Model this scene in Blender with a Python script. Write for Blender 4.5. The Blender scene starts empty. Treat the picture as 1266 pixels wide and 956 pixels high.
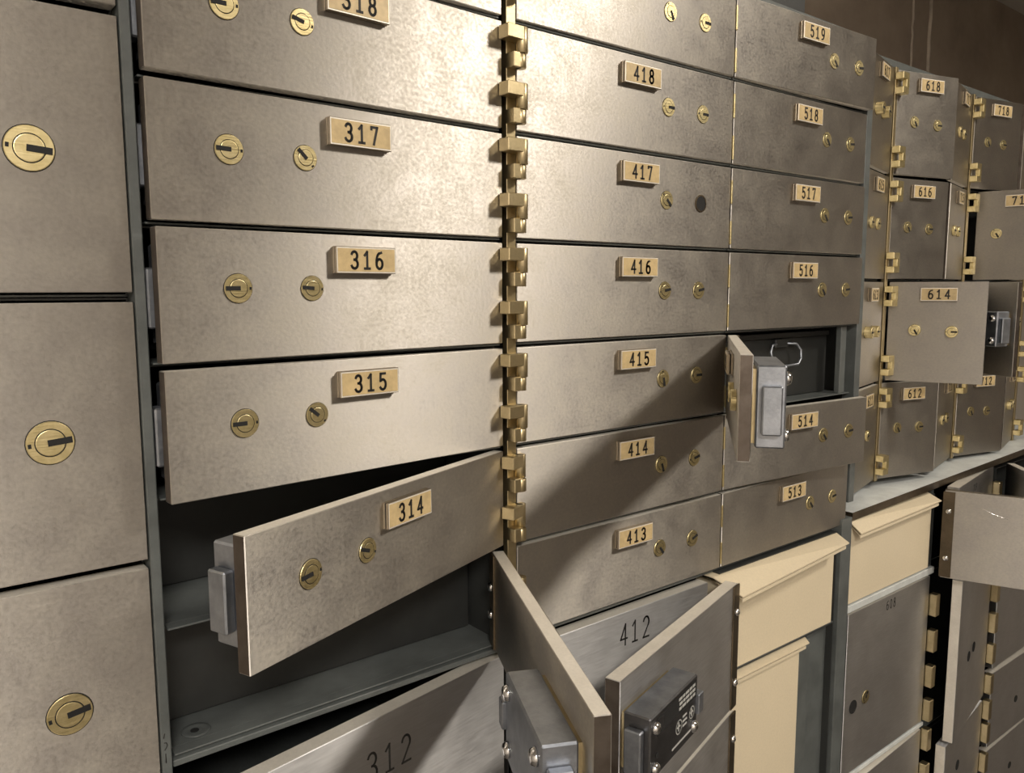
import bpy, bmesh, math, random
from mathutils import Vector, Matrix
random.seed(7)
S = bpy.context.scene
COL = S.collection
PI = math.pi
R = math.radians

# ------------------------------------------------------------ camera
P = 0.0832                     # pitch of one small deposit box row
Z0 = 0.12385                   # z = Z0 + P * row
def zr(r): return Z0 + P * r
cam_d = bpy.data.cameras.new('camera')
cam = bpy.data.objects.new('camera', cam_d)
COL.objects.link(cam)
S.camera = cam
cam_d.sensor_fit = 'HORIZONTAL'
cam_d.sensor_width = 36
cam_d.lens = 36 * 996.8 / 1266
cam_d.clip_start = 0.02
yaw, pit, rol = 0.673669, -0.120312, -0.002394
fw = Vector((math.sin(yaw) * math.cos(pit), math.cos(yaw) * math.cos(pit), math.sin(pit)))
r0 = Vector((math.cos(yaw), -math.sin(yaw), 0))
u0 = r0.cross(fw)
rt = math.cos(rol) * r0 + math.sin(rol) * u0
up = rt.cross(fw)
M = Matrix((rt, up, -fw)).transposed().to_4x4()
M.translation = Vector((-0.41786, -0.50624, 1.5))
cam.matrix_world = M

# ------------------------------------------------------------ world, lights, exposure
w = bpy.data.worlds.new('world'); S.world = w; w.use_nodes = True
w.node_tree.nodes['Background'].inputs[0].default_value = (0.9, 0.85, 0.78, 1)
w.node_tree.nodes['Background'].inputs[1].default_value = 0.1

def area(name, loc, size, power, col, target=None):
    d = bpy.data.lights.new(name, 'AREA'); d.energy = power; d.color = col
    d.shape = 'DISK'; d.size = size
    o = bpy.data.objects.new(name, d); COL.objects.link(o); o.location = loc
    if target:
        o.rotation_euler = (Vector(target) - Vector(loc)).to_track_quat('-Z', 'Y').to_euler()
    return o
KEY = (0.95, -1.0, 2.40)
FILL = (-0.95, -1.75, 2.44)
area('ceiling_lamp_light', KEY, 0.22, 12.5, (1.0, 0.91, 0.79), (0.0, 0.0, 1.5))
area('added_fill_light', FILL, 0.6, 52, (1.0, 0.94, 0.87))  # unseen fill, added to lift the dim steel and its reflections
S.view_settings.view_transform = 'Standard'
S.view_settings.look = 'None'
S.view_settings.gamma = 1
S.view_settings.use_curve_mapping = False
S.view_settings.exposure = 0.18

# ------------------------------------------------------------ materials
def nodes(name):
    m = bpy.data.materials.new(name); m.use_nodes = True
    nt = m.node_tree; b = nt.nodes['Principled BSDF']
    return m, nt, b
def metal(name, c1, c2, rough, speck=0.0, bump=0.0, metallic=1.0, scale=9, grain=900, streak=None, aniso=0.0, grainamt=0.05):
    m, nt, b = nodes(name); L = nt.links.new; N = nt.nodes.new
    tc = N('ShaderNodeTexCoord'); geo = N('ShaderNodeNewGeometry')
    oi = N('ShaderNodeObjectInfo')
    off = N('ShaderNodeVectorMath'); off.operation = 'ADD'
    sc = N('ShaderNodeVectorMath'); sc.operation = 'SCALE'; sc.inputs[3].default_value = 7.0
    cx = N('ShaderNodeCombineXYZ'); L(oi.outputs['Random'], cx.inputs[0]); L(oi.outputs['Random'], cx.inputs[2])
    L(cx.outputs[0], sc.inputs[0]); L(tc.outputs['Object'], off.inputs[0]); L(sc.outputs[0], off.inputs[1])
    n1 = N('ShaderNodeTexNoise'); n1.inputs['Scale'].default_value = scale; n1.inputs['Detail'].default_value = 6
    n1.inputs['Roughness'].default_value = 0.6
    L(off.outputs[0], n1.inputs['Vector'])
    mp = N('ShaderNodeMapping')
    if streak: mp.inputs['Scale'].default_value = streak
    L(off.outputs[0], mp.inputs['Vector'])
    n2 = N('ShaderNodeTexNoise'); n2.inputs['Scale'].default_value = grain; n2.inputs['Detail'].default_value = 2
    L(mp.outputs[0], n2.inputs['Vector'])
    mx = N('ShaderNodeMix'); mx.data_type = 'RGBA'
    mr = N('ShaderNodeMapRange'); mr.inputs[1].default_value = 0.35; mr.inputs[2].default_value = 0.65
    L(n1.outputs['Fac'], mr.inputs[0]); L(mr.outputs[0], mx.inputs[0])
    mx.inputs[6].default_value = (*c1, 1); mx.inputs[7].default_value = (*c2, 1)
    g = N('ShaderNodeMix'); g.data_type = 'RGBA'; g.blend_type = 'MULTIPLY'; g.inputs[0].default_value = 1.0
    gr = N('ShaderNodeMapRange'); gr.inputs[1].default_value = 0.25; gr.inputs[2].default_value = 0.75
    gr.inputs[3].default_value = 1 - grainamt; gr.inputs[4].default_value = 1 + grainamt
    L(n2.outputs['Fac'], gr.inputs[0]); L(mx.outputs[2], g.inputs[6]); L(gr.outputs[0], g.inputs[7])
    L(g.outputs[2], b.inputs['Base Color'])
    b.inputs['Metallic'].default_value = metallic
    r = N('ShaderNodeMapRange'); r.inputs[1].default_value = 0.3; r.inputs[2].default_value = 0.7
    r.inputs[3].default_value = rough - speck; r.inputs[4].default_value = rough + speck
    ad = N('ShaderNodeMath'); ad.operation = 'ADD'
    h = N('ShaderNodeMath'); h.operation = 'MULTIPLY'; h.inputs[1].default_value = 0.5
    L(n1.outputs['Fac'], h.inputs[0])
    h2 = N('ShaderNodeMath'); h2.operation = 'MULTIPLY'; h2.inputs[1].default_value = 0.5
    L(n2.outputs['Fac'], h2.inputs[0])
    L(h.outputs[0], ad.inputs[0]); L(h2.outputs[0], ad.inputs[1]); L(ad.outputs[0], r.inputs[0])
    L(r.outputs[0], b.inputs['Roughness'])
    if aniso:   # horizontal brushing: highlights stretch up and down
        b.inputs['Anisotropic'].default_value = aniso
        vt = N('ShaderNodeVectorTransform'); vt.vector_type = 'VECTOR'; vt.convert_from = 'OBJECT'; vt.convert_to = 'WORLD'
        vt.inputs[0].default_value = (0.02, 0.01, 1.0); L(vt.outputs[0], b.inputs['Tangent'])
    if bump:
        bp = N('ShaderNodeBump'); bp.inputs['Strength'].default_value = bump; bp.inputs['Distance'].default_value = 0.0004
        L(n2.outputs['Fac'], bp.inputs['Height']); L(bp.outputs[0], b.inputs['Normal'])
    return m
def paint(name, c, rough=0.5, var=0.1, bump=0.0, scale=30):
    c2 = tuple(v * (1 - var) for v in c)
    return metal(name, c, c2, rough, 0.03, bump, 0.0, scale, 400)

STEEL = metal('brushed_steel', (0.57, 0.54, 0.505), (0.655, 0.62, 0.56), 0.56, 0.15, 0.14, 1.0, 30, 430, (0.8, 1, 1.0), 0.90, 0.10)
STEEL2 = metal('grey_steel', (0.61, 0.61, 0.615), (0.68, 0.68, 0.685), 0.54, 0.08, 0.10, 1.0, 20, 620, (0.08, 1, 1), 0.88, 0.08)
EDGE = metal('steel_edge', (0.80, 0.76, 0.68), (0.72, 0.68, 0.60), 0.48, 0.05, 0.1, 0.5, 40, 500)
FRAME = paint('grey_green_enamel', (0.105, 0.115, 0.112), 0.42, 0.3, 0.1)
LEDGE = metal('zinc_ledge', (0.66, 0.69, 0.68), (0.52, 0.54, 0.53), 0.5, 0.05, 0.15, 0.15, 30, 400)
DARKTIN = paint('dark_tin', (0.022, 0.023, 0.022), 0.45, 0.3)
BRASS = metal('satin_brass', (0.52, 0.43, 0.26), (0.44, 0.36, 0.21), 0.40, 0.05, 0.15, 1.0, 60, 600)
BRASSP = metal('polished_brass', (0.72, 0.62, 0.36), (0.56, 0.47, 0.24), 0.38, 0.06, 0.3, 1.0, 120, 500, (0.1, 1, 3))
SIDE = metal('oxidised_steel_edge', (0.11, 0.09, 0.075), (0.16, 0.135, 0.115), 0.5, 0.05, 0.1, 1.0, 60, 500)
INNER = paint('shaded_compartment_enamel', (0.030, 0.032, 0.031), 0.5, 0.3)  # frame enamel darkened for inner walls; shade of the opening put into the colour
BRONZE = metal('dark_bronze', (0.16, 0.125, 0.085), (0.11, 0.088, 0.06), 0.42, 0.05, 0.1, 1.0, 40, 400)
PLATE = paint('plate_yellow', (0.54, 0.41, 0.215), 0.40, 0.22, 0, 110)
PLATEB = metal('plate_body', (0.32, 0.27, 0.20), (0.26, 0.22, 0.17), 0.40, 0.04, 0, 1.0, 60, 500)
INK = paint('black_ink', (0.012, 0.011, 0.01), 0.6, 0.1)
HOLE = paint('key_slot_black', (0.006, 0.006, 0.006), 0.8, 0.1)
CREAM = paint("cream_enamel", (0.66, 0.57, 0.41), 0.38, 0.05, 0, 8)
CHROME = metal('chrome', (0.75, 0.75, 0.75), (0.7, 0.7, 0.7), 0.15, 0.02)
ZINC = metal('cast_zinc', (0.27, 0.29, 0.32), (0.38, 0.40, 0.44), 0.46, 0.06, 0.2, 1.0, 60, 500)
LOCKPL = metal('dark_lock_cover', (0.13, 0.13, 0.135), (0.17, 0.17, 0.175), 0.42, 0.05, 0.2, 1.0, 60, 500)
INKW = paint('label_grey', (0.42, 0.42, 0.40), 0.5, 0.1)
def wallmat(name, c1, c2, scale, streaks=False):
    m, nt, b = nodes(name); L = nt.links.new; N = nt.nodes.new
    tc = N('ShaderNodeTexCoord')
    n = N('ShaderNodeTexNoise'); n.inputs['Scale'].default_value = scale; n.inputs['Detail'].default_value = 8
    n.inputs['Roughness'].default_value = 0.62
    L(tc.outputs['Object'], n.inputs['Vector'])
    cr = N('ShaderNodeValToRGB'); cr.color_ramp.elements[0].position = 0.32; cr.color_ramp.elements[1].position = 0.70
    cr.color_ramp.elements[0].color = (*c1, 1); cr.color_ramp.elements[1].color = (*c2, 1)
    L(n.outputs['Fac'], cr.inputs[0]); L(cr.outputs[0], b.inputs['Base Color'])
    b.inputs['Roughness'].default_value = 0.75
    bp = N('ShaderNodeBump'); bp.inputs['Strength'].default_value = 0.25; bp.inputs['Distance'].default_value = 0.01
    L(n.outputs['Fac'], bp.inputs['Height']); L(bp.outputs[0], b.inputs['Normal'])
    return m
WALLB = wallmat('brown_vault_wall', (0.17, 0.13, 0.10), (0.32, 0.26, 0.20), 3.0)
WALLR = wallmat('room_plaster', (0.62, 0.57, 0.51), (0.70, 0.65, 0.58), 1.5)
CEIL = wallmat('ceiling_plaster', (0.50, 0.47, 0.42), (0.56, 0.53, 0.48), 1.5)
FLOORM = wallmat('floor_concrete', (0.10, 0.09, 0.08), (0.15, 0.135, 0.12), 4.0)
STREAK = paint('pale_drip', (0.50, 0.43, 0.35), 0.7, 0.4, 0, 12)
m, nt, b = nodes('lamp_glow'); b.inputs['Emission Color'].default_value = (1, 0.88, 0.7, 1); b.inputs['Emission Strength'].default_value = 6
GLOW = m

# ------------------------------------------------------------ mesh building
class MB:
    def __init__(s): s.v = []; s.f = []; s.mi = []; s.sm = []; s.mats = []
    def m(s, mat):
        if mat not in s.mats: s.mats.append(mat)
        return s.mats.index(mat)
    def add(s, vs, fs, mat, smooth=False):
        k = len(s.v); i = s.m(mat)
        s.v += [tuple(v) for v in vs]
        for f in fs: s.f.append(tuple(k + a for a in f)); s.mi.append(i); s.sm.append(smooth)
    def box(s, x0, x1, y0, y1, z0, z1, mat, bev=0.0, facemat=None, T=None):
        """bev: chamfer of all edges; facemat: {'top','front','left',...: material}"""
        bm = bmesh.new(); bmesh.ops.create_cube(bm, size=1.0)
        for v in bm.verts:
            v.co = Vector(((x0 + x1) / 2 + v.co.x * (x1 - x0), (y0 + y1) / 2 + v.co.y * (y1 - y0), (z0 + z1) / 2 + v.co.z * (z1 - z0)))
        if bev: bmesh.ops.bevel(bm, geom=bm.edges[:], offset=bev, segments=1, affect='EDGES', profile=0.5)
        bm.normal_update()
        dirs = {'top': (0, 0, 1), 'bottom': (0, 0, -1), 'front': (0, -1, 0), 'back': (0, 1, 0), 'left': (-1, 0, 0), 'right': (1, 0, 0)}
        groups = {}
        for f in bm.faces:
            mm = mat
            if facemat:
                for k, d in dirs.items():
                    if k in facemat and f.normal.dot(Vector(d)) > 0.9: mm = facemat[k]
            groups.setdefault(mm, []).append([v.index for v in f.verts])
        vs = [T @ v.co if T else v.co.copy() for v in bm.verts]
        k = len(s.v); s.v += [tuple(v) for v in vs]
        for mm, fs in groups.items():
            i = s.m(mm)
            for f in fs: s.f.append(tuple(k + a for a in f)); s.mi.append(i); s.sm.append(False)
        bm.free()
    def lathe(s, prof, origin, axis, mat, n=28, smooth=True, mats=None):
        """prof: (radius, height) along axis"""
        ax = Vector(axis).normalized(); q = Vector((0, 0, 1)).rotation_difference(ax); o = Vector(origin)
        vs = []
        for r, h in prof:
            for i in range(n):
                a = 2 * PI * i / n; vs.append(o + q @ Vector((r * math.cos(a), r * math.sin(a), h)))
        for j in range(len(prof) - 1):
            fs = [(j * n + i, j * n + (i + 1) % n, (j + 1) * n + (i + 1) % n, (j + 1) * n + i) for i in range(n)]
            k = len(s.v) if j == 0 else k0
            if j == 0: k0 = k; s.v += [tuple(v) for v in vs]
            im = s.m(mats[j] if mats else mat)
            for f in fs: s.f.append(tuple(k0 + a for a in f)); s.mi.append(im); s.sm.append(smooth)
        im = s.m(mats[-1] if mats else mat)
        s.f.append(tuple(k0 + (len(prof) - 1) * n + i for i in range(n))); s.mi.append(im); s.sm.append(False)
        im = s.m(mats[0] if mats else mat)
        s.f.append(tuple(k0 + n - 1 - i for i in range(n))); s.mi.append(im); s.sm.append(False)
    def prism(s, pts, z0, z1, mat, T=None):
        """polygon in xy, extruded in z"""
        n = len(pts); vs = [Vector((x, y, z0)) for x, y in pts] + [Vector((x, y, z1)) for x, y in pts]
        if T: vs = [T @ v for v in vs]
        fs = [tuple(range(n - 1, -1, -1)), tuple(range(n, 2 * n))] + [(i, (i + 1) % n, n + (i + 1) % n, n + i) for i in range(n)]
        s.add(vs, fs, mat)
    def tube(s, pts, r, mat, n=10):
        pts = [Vector(p) for p in pts]; vs = []
        ref = Vector((0.3, 0.7, 0.2)).normalized()
        for i, p in enumerate(pts):
            d = (pts[min(i + 1, len(pts) - 1)] - pts[max(i - 1, 0)]).normalized()
            a = d.cross(ref).normalized(); b2 = d.cross(a)
            for k in range(n):
                t = 2 * PI * k / n; vs.append(p + r * (math.cos(t) * a + math.sin(t) * b2))
        fs = []
        for i in range(len(pts) - 1):
            fs += [(i * n + k, i * n + (k + 1) % n, (i + 1) * n + (k + 1) % n, (i + 1) * n + k) for k in range(n)]
        fs += [tuple(range(n - 1, -1, -1)), tuple((len(pts) - 1) * n + k for k in range(n))]
        s.add(vs, fs, mat, True)
    def build(s, name, parent=None, loc=(0, 0, 0), rot=(0, 0, 0)):
        me = bpy.data.meshes.new(name); me.from_pydata(s.v, [], s.f)
        for mm in s.mats: me.materials.append(mm)
        me.polygons.foreach_set('material_index', s.mi); me.polygons.foreach_set('use_smooth', s.sm)
        bm = bmesh.new(); bm.from_mesh(me); bmesh.ops.recalc_face_normals(bm, faces=bm.faces); bm.to_mesh(me); bm.free()
        me.update()
        o = bpy.data.objects.new(name, me); COL.objects.link(o)
        o.location = loc; o.rotation_euler = rot
        if parent: o.parent = parent
        return o
def empty(name, loc, label, cat, group=None):
    o = bpy.data.objects.new(name, None); COL.objects.link(o); o.location = loc; o.empty_display_size = 0.02
    return tag(o, label, cat, group)
def tag(o, label, cat, group=None):
    o['label'] = label; o['category'] = cat
    if group: o['group'] = group
    return o
def struct(o): o['kind'] = 'structure'; return o

# ------------------------------------------------------------ writing: monoline digits drawn as strokes
def arc(cx, cy, rx, ry, a0, a1, n=10):
    return [(cx + rx * math.cos(R(a0 + (a1 - a0) * i / n)), cy + ry * math.sin(R(a0 + (a1 - a0) * i / n))) for i in range(n + 1)]
DIG = {
 '0': [arc(.27, .5, .23, .5, 0, 360, 20)],
 '1': [[(.08, .80), (.27, 1.0), (.27, 0)], [(.08, 0), (.46, 0)]],
 '2': [arc(.27, .74, .22, .26, 165, -30, 12) + [(.05, 0), (.50, 0)]],
 '3': [arc(.25, .76, .21, .24, 155, -90, 12)[:] , arc(.25, .26, .24, .26, 90, -155, 12)],
 '4': [[(.40, 0), (.40, 1.0), (.04, .30), (.54, .30)]],
 '5': [[(.46, 1.0), (.10, 1.0), (.08, .55)] + arc(.26, .31, .24, .31, 125, -145, 13)],
 '6': [[(.42, .98)] + arc(.34, .36, .31, .60, 110, 175, 6), arc(.27, .29, .23, .29, 0, 360, 18)],
 '7': [[(.05, .88), (.05, 1.0), (.49, 1.0), (.22, 0)]],
 '8': [arc(.27, .76, .19, .24, 0, 360, 16), arc(.27, .27, .23, .27, 0, 360, 16)],
 '9': [arc(.27, .70, .23, .30, 0, 360, 18), arc(.19, .64, .31, .60, -5, -70, 6) + [(.11, .02)]],
}
def strokes(mb, text, x, z, h, wd, y, mat, gap=0.30, asp=0.95, th=0.00025):
    """text lies in the xz plane facing -y, x,z = left bottom"""
    for ch in text:
        if ch != ' ':
            for pl in DIG[ch]:
                pts = [Vector((x + a * h * asp, 0, z + b2 * h)) for a, b2 in pl]
                for i in range(len(pts) - 1):
                    p, q = pts[i], pts[i + 1]; d = (q - p)
                    if d.length < 1e-7: continue
                    d.normalize(); nrm = Vector((d.z, 0, -d.x)) * wd / 2; e = d * wd * 0.45
                    c = [p - e + nrm, q + e + nrm, q + e - nrm, p - e - nrm]
                    vs = [v + Vector((0, y, 0)) for v in c] + [v + Vector((0, y + th, 0)) for v in c]
                    mb.add(vs, [(0, 1, 2, 3), (4, 7, 6, 5), (0, 4, 5, 1), (1, 5, 6, 2), (2, 6, 7, 3), (3, 7, 4, 0)], mat)
        x += h * asp * (0.54 + gap)
def text_w(text, h, gap=0.30, asp=0.95): return len(text) * h * asp * 0.54 + (len(text) - 1) * h * asp * gap

# ------------------------------------------------------------ parts of a deposit box
def lock_cylinder(parent, x, z, dia, ang, proud=0.0006, missing=False):
    rim = BRONZE if dia > .0163 and dia < .0170 else HOLE
    """brass key cylinder; ang = direction of the key slot (0 = +x)"""
    mb = MB(); r = dia / 2
    b0 = 0.0009
    if missing:   # cylinder core missing: dark hole with ragged rim
        mb.lathe([(r * 1.0, 0.0), (r * 1.0, 0.0006), (r * .84, 0.0007), (r * .80, 0.0003), (r * .2, .0003)], (0, 0, 0), (0, -1, 0), HOLE, 24, False, [rim, rim, HOLE, HOLE, HOLE])
    else:
        h = proud
        mb.lathe([(r * 1.04, -0.0002), (r * 1.04, 0.0001), (r, 0.0002), (r, h), (r * .97, h + .0003), (r * .66, h + .0003), (r * .655, h + .0001), (r * .62, h + .0001), (r * .61, h + .0005), (r * .58, h + .0006)],
                 (0, 0, 0), (0, -1, 0), BRASSP, 32, False, [HOLE, HOLE, BRASSP, BRASSP, BRASSP, HOLE, HOLE, HOLE, BRASSP, BRASSP])
        T = Matrix.Rotation(-R(ang), 4, 'Y')
        mb.box(-r * .12, r * .90, -(h + .00085), -h, -r * .15, r * .15, HOLE, 0, None, T)
        mb.box(-r * .92, -r * .78, -(h + .00055), -h, -r * .10, r * .10, HOLE, 0, None, T)
        for k in (-0.3, 0.3):
            pass
    return mb.build('lock_cylinder', parent, (x, 0, z))
def number_plate(parent, x, z, text, wid=0.047, hgt=0.0178):
    mb = MB(); t = 0.0050
    mb.box(-wid / 2, wid / 2, -.0020, 0, -hgt / 2, hgt / 2, PLATEB, 0.0003)
    mb.box(-wid / 2 + .0006, wid / 2 - .0006, -.0027, -.0020, -hgt / 2 + .0006, hgt / 2 - .0006, HOLE)
    mb.box(-wid / 2, wid / 2, -t, -.0027, -hgt / 2, hgt / 2, PLATEB, 0.0004, {'front': EDGE})
    mb.box(-wid / 2 + .0012, wid / 2 - .0012, -t - .00025, -t, -hgt / 2 + .0013, hgt / 2 - .0013, PLATE)
    h = hgt * 0.62; g = 0.42
    if wid < .043: g = 0.30
    tw = text_w(text, h, g, .92)
    strokes(mb, text, -tw / 2, -h / 2, h, .00168, -t - .0005, INK, g, .92)
    return mb.build('number_plate', parent, (x, 0, z))
def hinge(parent, x, z, s, h=0.030, big=False, wide=0.017):
    """brass hinge leaf block with its upper barrel; s=+1: leaf reaches to +x of the pin"""
    mb = MB()
    mb.box(min(0, s * wide), max(0, s * wide), -0.012, -0.0005, h - .0100, h, BRASS, 0.0005)
    mb.lathe([(.0042, h * .36), (.0046, h * .36 + .0004), (.0046, h - .0004), (.0042, h)], (0, -.0078, 0), (0, 0, 1), BRASS, 20)
    return mb.build('hinge', parent, (x, 0, z))
def lock_body(parent, x0, x1, z0, z1, T, bolt_dir, label=False, tray=False, depth=0.024):
    """cast lock on the back of a door (local y from T inwards). bolt_dir = sign of free end"""
    mb = MB(); y0 = T; y1 = T + depth
    mb.box(x0, x1, y0 + .003, y1, z0, z1, ZINC if not label else LOCKPL, 0.0012, {'top': ZINC} if label else None)
    mb.box(x0 + .004, x1 - .004, y0, y0 + .003, z0 + .003, z1 - .003, BRASS)
    zc = (z0 + z1) / 2; xe = x1 if bolt_dir > 0 else x0; xi = x0 if bolt_dir > 0 else x1
    mb.box(min(xe, xe + bolt_dir * .007), max(xe, xe + bolt_dir * .007), y0 + .007, y0 + .021, zc - .020, zc + .016, ZINC, 0.001)
    mb.box(xi - bolt_dir * .002 - .005, xi - bolt_dir * .002 + .005, y1 - .004, y1 + .003, zc - .009, zc + .009, ZINC, 0.0008)
    for (a, c) in ((x0 + .008, z1 - .010), (x1 - .008, z0 + .009), (x0 + .008, z0 + .009), (x1 - .008, z1 - .010)):
        if label and (a, c) == (x0 + .008, z1 - .010): continue
        mb.lathe([(.0052, y1), (.0052, y1 + .0012), (.004, y1 + .0034), (.0018, y1 + .0042)], (a, 0, c), (0, 1, 0), CHROME, 16)
    if label:
        # dark instruction label and cast marks on the cover
        mb.box(x0 + .003, x1 - .012, y1, y1 + .0003, z1 - .019, z1 - .004, HOLE)
        for i in range(3):
            xx = x0 + .006
            for j in range(5):
                wl = random.uniform(.004, .008)
                if xx + wl > x1 - .028: break
                mb.box(xx, xx + wl, y1 + .0003, y1 + .0005, z1 - .0078 - i * .0042, z1 - .0055 - i * .0042, INKW); xx += wl + .0015
        mb.box(x1 - .024, x1 - .015, y1 + .0003, y1 + .0005, z1 - .0165, z1 - .0065, LOCKPL)
        for (a, c, rr) in ((x0 + .012, z1 - .029, .0055), (x0 + .038, z1 - .030, .0062)):
            for k in range(16):
                t0, t1 = 2 * PI * k / 16, 2 * PI * (k + 1) / 16
                p = [(a + rr * math.cos(t), c + rr * math.sin(t)) for t in (t0, t1)]
                q = [(a + (rr - .0009) * math.cos(t), c + (rr - .0009) * math.sin(t)) for t in (t1, t0)]
                vs = [(u, y1 + .0004, v) for u, v in p + q]; mb.add(vs, [(0, 1, 2, 3)], INKW)
            mb.box(a - .0006, a + .0006, y1, y1 + .0004, c - rr * .6, c + rr * .6, INKW)
            mb.box(a - rr * .5, a + rr * .5, y1, y1 + .0004, c - .0006, c + .0006, INKW)
        for i in range(3): mb.box(x0 + .022, x0 + .030 , y1, y1 + .0003, z1 - .026 - i * .004, z1 - .0245 - i * .004, INKW)
        mb.box(x0 + .012, x0 + .05, y1, y1 + .0003, z0 + .007, z0 + .0085, INKW)
        mb.lathe([(.0022, y1), (.0022, y1 + .0004)], (x1 - .012, 0, z0 + .018), (0, 1, 0), HOLE, 12)
        mb.lathe([(.0022, y1), (.0022, y1 + .0004)], (x0 + .006, 0, z1 - .006), (0, 1, 0), HOLE, 12)
    return mb.build('lock_case', parent)
def shell(parent, x0, x1, y0, z0, z1, depth=0.45, lip=0.0, mat=None):
    mb = MB()
    if lip: mb.box(x0 + .001, x1 - .001, .0030, y0, .0002, .0015, FRAME, .0003)
    t = .0012; mt = mat or FRAME; yb = y0 + depth
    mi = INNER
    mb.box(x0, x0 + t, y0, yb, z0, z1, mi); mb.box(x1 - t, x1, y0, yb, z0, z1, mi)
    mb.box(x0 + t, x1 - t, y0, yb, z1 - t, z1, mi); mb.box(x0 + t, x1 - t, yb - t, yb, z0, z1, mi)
    mb.box(x0 + t, x1 - t, y0, yb, z0, z0 + t, mt)
    return mb.build('compartment', parent)

def locker(num, x_h, side, W, za, zb, ang=0.0, y=0.0, T=0.0095, gap=0.0044, mat=STEEL, plate=None, plate_x=None, engraved=None,
           locks=(), hinges=(), lock=None, label='', group=None, leaf=False, plate_w=0.047, proud=0.0006,
           sx=None, depth=0.45, hname='deposit_box', edge=EDGE, dz=0.0, lockopt=None, sz=None, lip=0, free=SIDE, knuckles=(), scratch=False):
    """side=-1: hinge on the right end, door reaches to -x.  local z=0 is the bottom of the compartment"""
    root = empty(hname, (x_h, y, za), label, 'deposit box', group)
    H = zb - za
    a, b2 = (sx if sx else ((-W - .0005, .0005) if side < 0 else (-.0005, W + .0005)))
    z_a, z_b = sz if sz else (.0003, H - .0004)
    shell(root, a, b2, T + .0025, z_a, z_b, depth, lip)
    mb = MB()
    xa, xb = (-W, 0) if side < 0 else (0, W)
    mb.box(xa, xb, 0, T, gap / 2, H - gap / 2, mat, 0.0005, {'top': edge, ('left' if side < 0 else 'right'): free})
    if engraved:
        txt, ex, ez, eh = engraved
        tw = text_w(txt, eh, .36, .85); strokes(mb, txt, ex - tw / 2, ez - eh / 2, eh, eh * .085, -.00012, INK, .36, .85)
    d = mb.build('door', root, (0, 0, 0), (0, 0, R(ang) if side < 0 else -R(ang)))
    if plate: number_plate(d, side * plate_x, H - gap / 2 - .0165 + dz, plate, plate_w)
    for lk in locks:
        lx, lz, dia, la = lk[:4]
        lock_cylinder(d, side * lx, lz * H, dia, la, proud, len(lk) > 4)
    for hz in hinges: hinge(d, .0138, hz, -1, wide=.0175)
    if lock:
        l0, l1, lz0, lz1 = lock
        x0, x1 = sorted((side * l0, side * l1))
        lock_body(d, x0, x1, lz0, lz1, T, side, **(lockopt or {}))
    if scratch:
        m2 = MB(); m2.tube([(-.046, T, .1080), (-.053, T, .1045), (-.062, T, .1010), (-.070, T, .0985), (-.078, T, .0965)], .00035, CHROME, 5); m2.build('scratch', d)
    if leaf:
        m2 = MB(); x0, x1 = sorted((-side * .002, side * .013))
        m2.box(x0, x1, T, T + .0016, .002, H - .002, BRONZE, .0003)
        n = max(2, int(H / .055))
        for i in range(n):
            zz = .030 + (H - .060) * i / (n - 1)
            m2.lathe([(.0042, T + .0016), (.0042, T + .0024), (.003, T + .0042), (.0012, T + .0048)], (side * .0055, 0, zz), (0, 1, 0), CHROME, 14)
        m2.build('hinge_leaf', d)
    for kz in knuckles:
        m2 = MB(); m2.box(-.0055, .0070, -.010, .001, -.0165, .0165, BRASS, .0008); m2.build('hinge', root, (-side * .0075, 0, kz))
    return root

# ------------------------------------------------------------ room shell
def slab(name, x0, x1, y0, y1, z0, z1, mat): mb = MB(); mb.box(x0, x1, y0, y1, z0, z1, mat); return struct(mb.build(name))
slab('floor', -1.9, 3.2, -2.5, .85, -.1, 0, FLOORM)
slab('ceiling', -1.9, 3.2, -2.5, .85, 2.5, 2.6, CEIL)
slab('wall_back', -1.9, 3.2, .75, .85, 0, 2.5, WALLB)
slab('wall_front', -1.9, 3.2, -2.6, -2.5, 0, 2.5, WALLR)
slab('wall_left', -2.0, -1.9, -2.6, .85, 0, 2.5, WALLR)
slab('wall_right', 3.2, 3.3, -2.6, .85, 0, 2.5, WALLR)

# ------------------------------------------------------------ upper small boxes
G3 = 'small boxes in the column left of the brass hinge strip'
G4 = 'small boxes in the column right of the brass hinge strip'
G5 = 'small boxes in the column ending at the vault corner'
G2 = 'tall boxes in the leftmost column'
W3 = .2635
a3 = {319: 3, 318: 3, 317: 2.5, 316: 3.8, 315: 4.2, 314: 20.5, 313: 64}
sl = {318: (180, 165), 317: (178, 135), 316: (180, 175), 315: (180, 140), 314: (185, 160)}
for i in range(7):
    r = 13 + i; n = 300 + r
    st = {314: 'steel deposit box with door 314 hanging partly open over the dark opening',
          313: 'deposit box below door 314, door swung fully out showing dark back and lock'}.get(n, {315: 'slightly ajar steel box with plate 315, just above the dark open compartment', 316: 'slightly ajar steel box with brass plate reading 316, below box 317',
              317: 'slightly ajar steel box with brass plate reading 317, below the wide dark gap', 318: 'steel box with its plate cut by the top edge, above box 317', 319: 'steel box whose bottom edge just shows at the top, left of the brass hinges'}.get(n))
    lk = [(W3 - .047, .55, .0178, sl.get(n, (180, 150))[0]), (W3 - .097, .55, .0160, sl.get(n, (180, 150))[1])]
    locker(n, -.0230, -1, W3, zr(r), zr(r + 1), a3[n], plate=str(n), plate_x=W3 - .136, locks=lk,
           hinges=(.0055 + .0415, .0055) if n != 313 else (), lock=(.176, .2575, .012, .072) if n != 313 else (.165, .25, .004, .060),
           lip=1, label=st, group=G3, T=.0095 if n != 313 else .0100, leaf=(n == 313))
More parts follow.
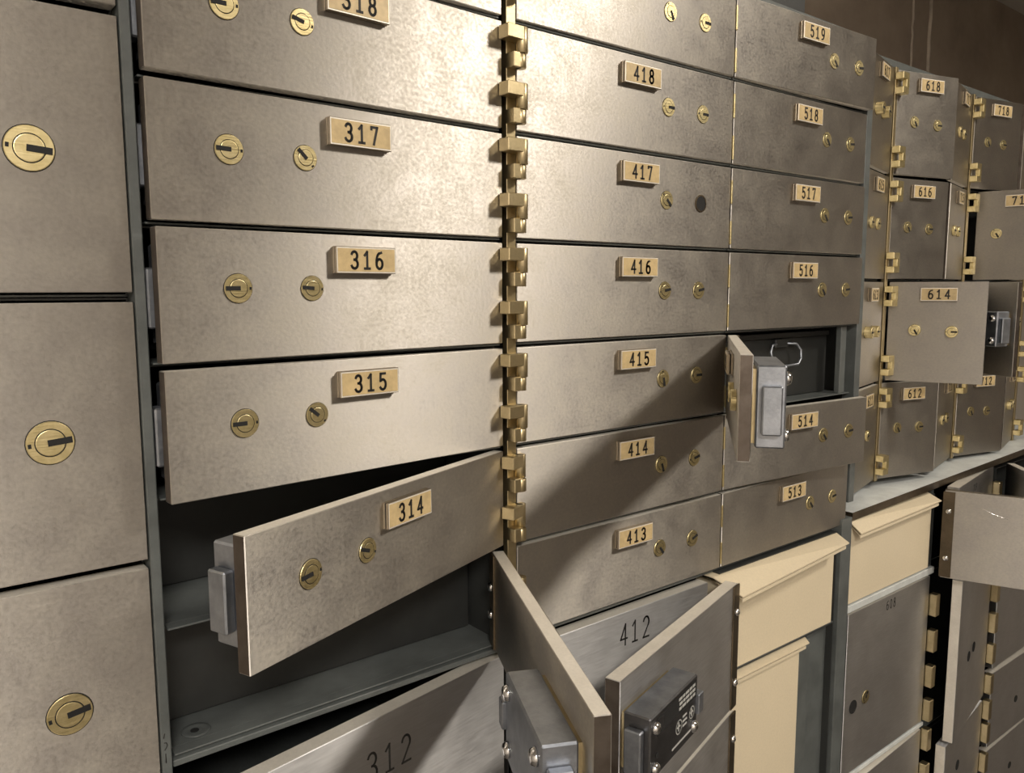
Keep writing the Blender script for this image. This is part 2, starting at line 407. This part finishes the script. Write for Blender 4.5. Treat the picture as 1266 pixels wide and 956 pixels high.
for i in range(7):
    r = 13 + i; n = 400 + r; W4 = .2745
    rnd = random.Random(n)
    lk = [(W4 - .096, .52, .0165, {419: -60, 418: 0, 417: -45, 416: 10, 415: -80, 414: -70, 413: -50}[n]),
          (W4 - .0465, .52, .0165, {419: 0, 418: 0, 417: 0, 416: 10, 415: 0, 414: 10, 413: 20}[n])]
    if n == 417: lk[1] = lk[1] + (1,)
    if n == 419: continue_lock = True
    extra = {418: ', second from the top of its column', 416: ', below the box with an empty lock hole', 415: ', half in shadow of open door', 414: ', in shadow', 417: ', right lock an empty hole', 419: ', topmost of its column', 413: ', lowest small one of its column'}.get(n, '')
    locker(n, -.0085, 1, W4, zr(r), zr(r + 1), 0, plate=str(n), plate_x=W4 - .135, locks=lk,
           label='closed steel box with brass plate reading %d%s' % (n, extra), group=G4, lip=1, sx=(-.0005, .2750))
a5 = {519: 2.3, 518: .6, 517: 1, 516: 1.3, 515: 141.5, 514: 4.6, 513: 0}
for i in range(7):
    r = 13 + i; n = 500 + r; W5 = .2505
    lk = [(W5 - .083, .52, .0165, -50), (W5 - .034, .52, .0165, 5 if n != 515 else 0)]
    lab = 'steel deposit box with brass plate reading %d' % n
    lab += {518: ', second from the top at right', 517: ', between boxes 516 and 518', 516: ', directly above the open box', 513: ', lowest small one beside the ledge'}.get(n, '')
    if n == 515: lab = 'open deposit box above plate 514, door swung out showing its grey cast lock'
    if n == 514: lab = 'slightly ajar steel deposit box with brass plate reading 514'
    if n == 519: lab = 'steel deposit box with brass plate reading 519 at the top of the cabinet'
    locker(n, .2680, 1, W5, zr(r), zr(r + 1), a5[n], plate=str(n), plate_x=W5 - .124, locks=lk,
           lock=(.166, .246, .012, .073) if n in (515,) else None, label=lab, group=G5, lip=1, proud=.0006 if n != 515 else .004, sx=(0.0002, .2515), leaf=(n == 515))
    if True:
        hb = MB()
        for hz in (.006, .046):
            hb.box(-.0014, .0004, -.0012, .0005, hz, hz + .023, BRASSP, .0002)
        root = [o for o in COL.objects if o.parent is None and o.get('label') == lab][0]
        hb.build('hinge', root)
r313 = [o for o in COL.objects if o.parent is None and 'below door 314' in o.get('label', '')][0]
mb = MB(); mb.lathe([(.0095, 0), (.0090, .0005), (.0060, .0004), (.0040, -.0001)], (0, 0, 0), (0, 0, 1), FRAME, 24)
mb.lathe([(.0028, .0004), (.0027, .0007)], (-.001, -.0005, 0), (0, 0, 1), HOLE, 14)
mb.build('bolt_recess', r313, (-.2665 + .0230, .0235, .0018))
# left column of large doors
zb2 = [zr(10.72), zr(12.64), zr(14.56), zr(16.49), zr(18.40), zr(20.3)]
for i in range(5):
    names = ['bottom large steel box of the left column, below the frame', 'large steel deposit box at lower left with one brass lock', 'large steel deposit box at left, its brass lock beside door 315',
             'large steel deposit box at upper left, its brass lock beside door 317', 'large steel deposit box cut off by the top left corner']
    locker(200 + i, -.5600, 1, .2645, zb2[i], zb2[i + 1], 0, locks=[(.2645 - .0475, .5, .0242, {1: 8, 2: 5, 3: -5}.get(i, 0))], gap=.0058,
           label=names[i], group=G2, T=.012, plate=None, sx=(0, .2650))

# ------------------------------------------------------------ large lower boxes
GL = 'large boxes of the lower cabinets'
RL = 2.66 * P
locker(312, -.0230, -1, .2635, zr(11.25), 1.1985, 9.5, T=.0135, mat=STEEL2, engraved=('312', -.1235, (1.1985 - zr(11.25)) - .0365, .0205), y=.0,
       locks=[(.21, .4, .017, 180), (.165, .4, .017, 180)], label='large grey steel box engraved 312, slightly ajar below the open compartment', group=GL)
locker(412, -.0060, 1, .2540, zr(11.25), 1.1975, 0, T=.0135, mat=STEEL2, engraved=('412', .1435, (1.1975 - zr(11.25)) - .0245, .0205), y=.0005,
       locks=[(.21, .4, .017, 0), (.165, .4, .017, 0)], label='large grey steel box engraved 412 behind the open lock door', group=GL)
locker(512, .2560, 1, .2565, 1.0655, 1.2015, 164, T=.0135, mat=STEEL2, y=-.0150, leaf=True, lock=(.166, .2565, .060, .128 - .016), lockopt=dict(label=True, depth=.026),
       locks=[(.21, .5, .017, 0), (.165, .5, .017, 0)], label='open box with cream tin inside, door folded back showing a dark labelled lock', group=GL, sx=(.0120, .2470), sz=(.018, .135), gap=.003)
locker(511, .2560, 1, .2565, .84, 1.0635, 164, T=.0135, mat=STEEL2, y=-.0150, leaf=True,
       label='open box under the labelled lock door, its own door also folded back', group=GL, sx=(.0120, .2470), sz=(.0003, .2430), gap=.003)
locker(609, .7700, -1, .235, 1.0870, 1.2155, 111, T=.011, mat=STEEL, y=-.0120, leaf=True, edge=STEEL,
       label='open box with cream tin, big plain door swung out at the right with scratch', group=GL, sx=(-.236, -.001), sz=(.0105, .118), gap=.001, knuckles=(.03, .10), scratch=True)
locker(608, .7660, -1, .2280, zr(8.80), 1.0850, 0, T=.010, mat=STEEL2, y=0, engraved=('608', -.115, 1.085 - zr(8.8) - .0150, .0125),
       locks=[(.205, .415, .0185, 180, 1), (.173, .430, .0185, 60)], label='large grey steel box engraved 608 under the cream tin', group=GL, knuckles=(.020, .073, .128, .183))
locker(607, .7660, -1, .2280, zr(6.2), zr(8.70), 2, T=.012, mat=STEEL2, y=0,
       locks=[(.205, .415, .0125, 180), (.176, .435, .0125, 60)], label='large grey steel box below the one engraved 608', group=GL, knuckles=(.135, .190))
locker(709, .9850, -1, .2000, 1.0870, 1.2175, 8.5, T=.016, mat=STEEL2, y=.006, free=STEEL2, sz=(.001, .118), engraved=('709', -.110, .113, .010), label='closed grey steel box behind the big scratched open door', group=GL, knuckles=(.03, .085))
locker(708, .9850, -1, .193, .8250, 1.0800, 9.5, T=.014, mat=STEEL2, y=-.002, locks=[(.125, .45, .016, -100, 1), (.095, .47, .016, -100, 1)], free=EDGE,
       label='ajar grey steel box with pale vertical edge and two dark keyholes', group=GL, knuckles=(.022, .075, .128, .181, .232), edge=STEEL2)
locker(707, .9850, -1, .193, .5800, .8200, 7, T=.014, mat=STEEL2, y=-.002, locks=[(.125, .75, .016, -100, 1)], edge=STEEL2, free=EDGE,
       label='ajar grey steel box below the ajar one with pale vertical edge', group=GL, knuckles=(.075, .128, .181, .222))
G8 = 'large boxes at the right end of the lower cabinets'
locker(809, 1.0200, 1, .20, 1.0870, 1.2180, 137, T=.012, mat=STEEL2, y=.0, sz=(.001, .118), label='half open steel box at the far right edge behind the scratched door', group=G8, edge=EDGE, free=SIDE)
locker(808, 1.0080, 1, .23, .8650, 1.0800, 0, T=.012, mat=STEEL2, y=-.005, label='closed steel box at the right edge of the lower cabinets', group=G8, edge=EDGE)
locker(807, 1.0080, 1, .23, .7250, .8600, 1, T=.014, mat=STEEL2, y=-.005, locks=[(.11, .4, .0125, -90, 1)], label='smaller steel box at the right edge, second from the bottom', group=G8)
locker(806, 1.0080, 1, .23, .5850, .7210, 0, T=.014, mat=STEEL2, y=-.005, locks=[(.11, .5, .0125, -90, 1)], label='lowest steel box at the bottom right corner', group=G8)

# ------------------------------------------------------------ upper cabinets 6..8 (set back behind the ledge)
YB = .038; ZB = 1.2330; PP = .1387
def upper(name_n, xh, side, W, k, ang, plate, desc, locks, grp, proud=.0006, lock=None, pw=.044, leaf=False, sx=None):
    locker(name_n, xh, side, W, ZB + k * PP, ZB + (k + 1) * PP, ang, y=YB, T=.007, plate=plate, plate_x=W * .52, locks=locks,
           hinges=(), lock=lock, label=desc, group=grp, plate_w=pw, proud=proud, depth=.4, leaf=leaf, mat=STEEL, sx=sx)
GU = 'upright boxes above the ledge'
ev = [612, 614, 616, 618]
for k in range(4):
    n = ev[k]; op = {614: 69}.get(n, {618: 15, 616: 12, 612: 14}.get(n))
    upper(n, .6690 if n != 614 else .6750, 1, .1140 if n != 614 else .1170, k, op, str(n),
          'upright steel box with brass plate reading %d, %s' % (n, {614: 'door swung wide toward the viewer', 612: 'just above the pale ledge', 616: 'above the swung out door', 618: 'topmost beside the brown wall'}[n]),
          [(.034, .52, .0150, -60), (.078, .51, .0150, 0)], GU, proud=.0045 if n == 614 else .001, sx=(0, .1140) if n != 614 else (-.006, .1080))
    o = n - 1
    upper(o, .6590, -1, .1140, k, 13.5, str(o), ['edge-on steel box beside box 612, lowest above the ledge', 'edge-on steel box with two projecting brass locks beside box 614',
          'edge-on steel box beside box 616 with small plate', 'edge-on steel box beside box 618 with projecting brass locks'][k],
          [(.050, .52, .0150, 180), (.080, .52, .0150, 180)], GU, proud=.009 if k in (1, 3) else .003, pw=.036)
for k in range(4):
    n = 700 + ev[k] - 600
    upper(n, .9100 if k != 2 else .9380, 1, .1140, k, {0: 14, 1: 12, 2: 76, 3: 12}[k], str(n), 'upright steel box %s%s' % ({0: 'with plate half hidden, lowest right of the open lock', 1: 'hidden behind the open dark lock door', 2: 'with plate cut by the right edge, door swung out', 3: 'with brass plate reading 718'}[k], ''),
          [(.034 if k != 2 else .028, .52, .0150, -60), (.072, .51, .0150, 0)], GU, pw=.044, sx=(0, .1140) if k != 2 else (-.028, .0860))
    o = n - 1
    upper(o, .8980, -1, .1100, k, {1: 66}.get(k, 12), str(o), ['narrow edge-on steel box left of the lowest far right box', 'upright box with dark-backed door swung out, bright cast lock on it',
          'narrow edge-on steel box left of the open 71 door', 'narrow edge-on steel box left of box 718'][k],
          [(.050, .52, .0150, 180), (.078, .52, .0150, 180)], GU, proud=.003, pw=.030 if k != 1 else .03, lock=(.055, .102, .045, .095) if k == 1 else None)
for k in range(4):
    upper(817, 1.1400, -1, .1120, k, 13, '8%d' % (ev[k] - 601), ['far right edge box, lowest of four above the ledge', 'far right edge box behind the bright cast lock', 'far right edge box beside the swung out 71 door', 'far right edge box, topmost, beside box 718'][k],
          [(.050, .52, .0150, 180), (.080, .52, .0150, 180)], GU, proud=.006, pw=.036)

# ------------------------------------------------------------ frame: posts, hinge strips, ledge
def post(name, x0, x1, y0, y1, z0, z1, mat, label, cat='frame post', bev=.0006):
    mb = MB(); mb.box(x0, x1, y0, y1, z0, z1, mat, bev); return tag(mb.build(name), label, cat)
def strip(name, xc, y, z0, z1, wid, label, tops, hh, wl, wr):
    """brass hinge strip with its fixed lower knuckles"""
    root = empty(name, (xc, y, z0), label, 'hinge strip')
    mb = MB(); mb.box(-wid / 2, wid / 2, -.002, .004, 0, z1 - z0, BRASS, .0003); mb.build('strip', root)
    for t in tops:
        mb = MB(); zz = t - z0
        mb.box(-.0045, wr, -.0115, -.001, -hh * .0 + .0, hh * .38, BRASS, .0005)
        mb.lathe([(.0042, 0), (.0046, .0004), (.0046, hh * .36 - .0006), (.0042, hh * .36 - .0002)], (wr, -.0078, 0), (0, 0, 1), BRASS, 20)
        mb.build('knuckle', root, (0, 0, zz))
    return root
fp = post('frame_post', -.2948, -.2888, -.0015, .45, .3, 1.95, FRAME, 'grey steel frame post between the left column and the numbered doors')
mb = MB()
for pts in ([(-.2925, 1.2255), (-.2932, 1.2225)], [(-.2932, 1.2195), (-.2918, 1.2192), (-.2913, 1.2175), (-.2918, 1.2160), (-.2930, 1.2145)], [(-.2925, 1.2122), (-.2925, 1.2060)]):
    mb.tube([(x, -.0015, z) for x, z in pts], .00035, INK, 6)
mb.build('marker_scribble', fp)
post('frame_post', .5065, .5300, -.003, .45, .3, 1.2150, FRAME, 'grey steel post between the two cream tins')
post('frame_post', .5225, .5345, -.001, .40, 1.234, zr(20.02), FRAME, 'thin steel post at the right side of boxes 513 to 519')
post('frame_post', .7745, .7800, .008, .45, .3, 1.2150, FRAME, 'dark steel post right of the box engraved 608')
post('frame_post', .9870, 1.0060, .0225, .45, .3, 1.2150, BRONZE, 'dark post with brass knuckles at the right of the lower cabinets')
post('frame_rail', .5350, 1.30, .046, .44, 1.7885, 1.8000, FRAME, 'grey steel top rail above boxes 618 and 718', 'rail')
post('frame_rail', -.29, .520, .006, .45, zr(20.01), zr(20.07), FRAME, 'steel top rail above boxes 419 and 519', 'rail')
tops = []
for r in range(13, 19):
    tops += [zr(r) + .0055 + .0415, zr(r) + .0055]
strip('hinge_strip', -.0140, .002, zr(12.99), zr(20), .009, 'tall brass hinge strip between the 300 and 400 columns', [t for t in tops if t > zr(14)] + [zr(13) + .047], .030, 0, .0045)
def cframe(xc, nm, lab):
    root = empty(nm, (xc, YB, ZB), lab, 'hinge strip')
    mb = MB(); mb.box(-.0035, .0035, -.001, .005, 0, 4 * PP, BRASS, .0003); mb.build('strip', root)
    for k in range(4):
        for hz in (.010, .104):
            zz = k * PP + hz
            mb = MB()
            mb.box(-.0045, .0120, -.012, -.001, .0185, .0270, BRASSP, .0005)
            mb.box(.0050, .0125, -.012, -.006, .0085, .0185, BRASSP, .0005)
            mb.box(-.0035, .0120, -.012, -.001, 0, .0085, BRASSP, .0005)
            mb.build('hinge', root, (0, 0, zz))
    return root
cframe(.6640, 'hinge_strip', 'brass hinge strip with C-shaped hinges beside boxes 612 to 618')
cframe(.9040, 'hinge_strip', 'brass hinge strip with C-shaped hinges left of box 718')
cframe(1.1460, 'hinge_strip', 'brass hinge strip at the far right edge of the upright boxes')
# ledge under the upright boxes: sloping slab
mb = MB()
def lz(x): return 1.2195 + (x - .523) * .021
x0, x1 = .5320, 1.35
vs = [(x, y, lz(x) + dz) for x in (x0, x1) for y in (-.002, .40) for dz in (-.010, 0)]
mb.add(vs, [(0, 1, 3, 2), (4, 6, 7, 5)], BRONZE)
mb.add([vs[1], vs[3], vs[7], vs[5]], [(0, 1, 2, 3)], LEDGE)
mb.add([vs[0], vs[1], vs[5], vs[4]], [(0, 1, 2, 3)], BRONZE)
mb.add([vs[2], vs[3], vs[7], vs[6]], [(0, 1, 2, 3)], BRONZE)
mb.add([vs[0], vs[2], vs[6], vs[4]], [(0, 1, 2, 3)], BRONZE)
tag(mb.build('ledge'), 'pale metal ledge running under the upright boxes above the cream tin', 'ledge')
# sill under 413/513 and lip under 313
post('shelf_rail', -.2878, -.0190, .0000, .020, 1.2002, 1.2045, FRAME, 'grey enamel sill of the open compartment above box 312', 'rail')
post('shelf_rail', -.0070, .5060, .0100, .030, 1.1990, 1.2045, FRAME, 'pale steel rail under boxes 413 and 513', 'rail')
post('shelf_rail', .5310, .7740, -.0015, .30, 1.0865, 1.0960, LEDGE, 'pale steel shelf edge between the cream tin and box 608', 'rail')
post('shelf_rail', .5310, .7740, .0005, .30, zr(8.71), zr(8.78), LEDGE, 'steel shelf edge under box 608', 'rail')
# steel divider channels right of the lower cream tin
post('divider', .4280, .4550, .004, .40, .60, 1.0740, FRAME, 'narrow steel divider channel touching the lower cream tin', 'divider')
post('divider', .4590, .5030, .0100, .40, .60, 1.0740, FRAME, 'wide steel divider channel left of the grey post', 'divider')

# ------------------------------------------------------------ tins
def cream_tin(x0, x1, zb, zt, yf, yl, label, second=False):
    root = empty('deposit_tin', (x0, yf, zb), label, 'tin box', 'cream deposit tins')
    W = x1 - x0; H = zt - zb
    mb = MB(); mb.box(.002, W - .009, 0, .34, 0, H - .009, CREAM, .0008); mb.build('body', root)
    mb = MB()
    BL, BR, FR, FL = [Vector(q) - Vector((x0, yf, zb)) for q in yl]
    def sheet(c, th):
        vs = [Vector(q) for q in c] + [Vector(q) - Vector((0, 0, th)) for q in c]; n = len(c)
        mb.add(vs, [tuple(range(n)), tuple(range(2 * n - 1, n - 1, -1))] + [(i, n + i, n + (i + 1) % n, (i + 1) % n) for i in range(n)], CREAM)
    B2L, B2R = BL + Vector((.004, .30, 0)), BR + Vector((-.004, .30, 0))
    sheet([B2L, B2R, BR, BL], .0012)
    sheet([BL, BR, FR, FL], .0012)
    d = Vector((0, .0025, -.0040))       # second flange under the first
    k = .80
    sheet([BL.lerp(FL, .1) + d + Vector((.003, 0, 0)), BR.lerp(FR, .1) + d - Vector((.004, 0, 0)), FR + d - Vector((.003, 0, 0)), FL + d + Vector((.003, 0, 0))], .0010)
    sheet([FL + d + Vector((.003, -.0002, 0)), FR + d + Vector((-.003, -.0002, 0)), FR + d + Vector((-.003, .0010, 0)), FL + d + Vector((.003, .0010, 0))], .0035)
    mb.build('lid', root)
    return root
cream_tin(.2630, .5050, 1.0850, 1.2000, .0000, [(.256, .000, 1.1990), (.503, .004, 1.1995), (.490, -.022, 1.1945), (.262, -.033, 1.1865)], 'cream enamelled tin with projecting lid in the opening beside the folded door')
cream_tin(.2630, .4360, .8600, 1.0800, .0000, [(.262, .004, 1.0790), (.444, .004, 1.0795), (.436, -.007, 1.0780), (.270, -.008, 1.0780)], 'tall cream tin below the first one, beside steel divider channels')
cream_tin(.5330, .7660, 1.0975, 1.2080, .0000, [(.531, .000, 1.2075), (.759, .010, 1.2090), (.757, -.013, 1.2000), (.532, -.0145, 1.1960)], 'cream enamelled tin under the pale ledge above box 608')
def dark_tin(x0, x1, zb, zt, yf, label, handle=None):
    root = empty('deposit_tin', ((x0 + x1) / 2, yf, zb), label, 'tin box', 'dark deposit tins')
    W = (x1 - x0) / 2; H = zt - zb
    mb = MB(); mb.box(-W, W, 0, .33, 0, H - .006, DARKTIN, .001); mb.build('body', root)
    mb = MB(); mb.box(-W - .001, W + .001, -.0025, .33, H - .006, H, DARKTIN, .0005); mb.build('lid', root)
    if handle is None: return root
    mb = MB()
    hw, zc = .030, H * .66; hx = handle
    loop = [(-hw * .35, -.006, zc + .014), (-hw * .8, -.014, zc + .013), (-hw, -.020, zc + .003), (-hw * .93, -.024, zc - .010), (-hw * .7, -.026, zc - .018), (0, -.027, zc - .019),
            (hw * .7, -.026, zc - .018), (hw * .93, -.024, zc - .010), (hw, -.020, zc + .003), (hw * .8, -.014, zc + .013), (hw * .35, -.006, zc + .014)]
    loop = [(q[0] + hx, q[1] * .45 - .002, zc + .012 + (q[2] - zc - .012) * .75) for q in loop]
    mb.tube(loop, .0016, ZINC, 8)
    mb.box(hx - .013, hx + .013, -.006, .001, zc + .009, zc + .019, DARKTIN, .001)
    mb.build('handle', root)
    return root
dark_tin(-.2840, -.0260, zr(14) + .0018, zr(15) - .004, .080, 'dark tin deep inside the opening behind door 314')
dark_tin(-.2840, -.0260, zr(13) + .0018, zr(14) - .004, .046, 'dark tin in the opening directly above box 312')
dark_tin(.2850, .5050, zr(15) + .0018, zr(16) - .006, .028, 'dark tin with wire handle inside the open box above plate 514', .0060)
post('door_jamb', .4960, .5080, .0040, .0110, zr(15) + .0015, zr(16) - .0005, FRAME, 'narrow grey jamb at the right of the open box above plate 514', 'jamb')
# small steel case on top of the cabinet
mb = MB(); mb.box(.305, .42, .02, .16, zr(20.075), zr(20.075) + .09, DARKTIN, .004); mb.box(.4205, .4215, .03, .15, zr(20.1), zr(20.1) + .07, CHROME)
tag(mb.build('steel_case'), 'dark blue-grey steel case standing on top above box 519', 'case')
# ceiling lamp, and an added fixture around the unseen fill light
def lamp(loc, r, label):
    root = empty('key_or_fill_lamp', (loc[0], loc[1], 2.5), label, 'lamp')
    mb = MB(); mb.lathe([(r + .02, 0), (r + .02, -.035), (r + .005, -.04), (r + .002, -.03), (r + .001, -.012)], (0, 0, 0), (0, 0, 1), ZINC, 32); mb.build('housing', root)
    mb = MB(); mb.lathe([(r * .98, -.018), (r * .98, -.024)], (0, 0, 0), (0, 0, 1), GLOW, 32); mb.build('diffuser', root)
lamp(KEY, .11, 'round ceiling lamp in front of the cabinets')
lamp(FILL, .26, 'added unseen fill lamp, large round fixture farther from the cabinets')
# pale drips on the brown wall: thin raised runs of old sealant
for (x, z0_, z1_, wd) in ((2.160, 2.15, 2.44, .008), (2.272, 2.15, 2.44, .013)):
    mb = MB(); mb.tube([(x + random.uniform(-.003, .003), .749, z0_ + (z1_ - z0_) * i / 12) for i in range(13)], wd / 2, STREAK, 8)
    tag(mb.build('sealant_run'), 'pale vertical sealant run on the brown wall, %s' % ('narrow left one' if wd < .010 else 'wider right one'), 'sealant')
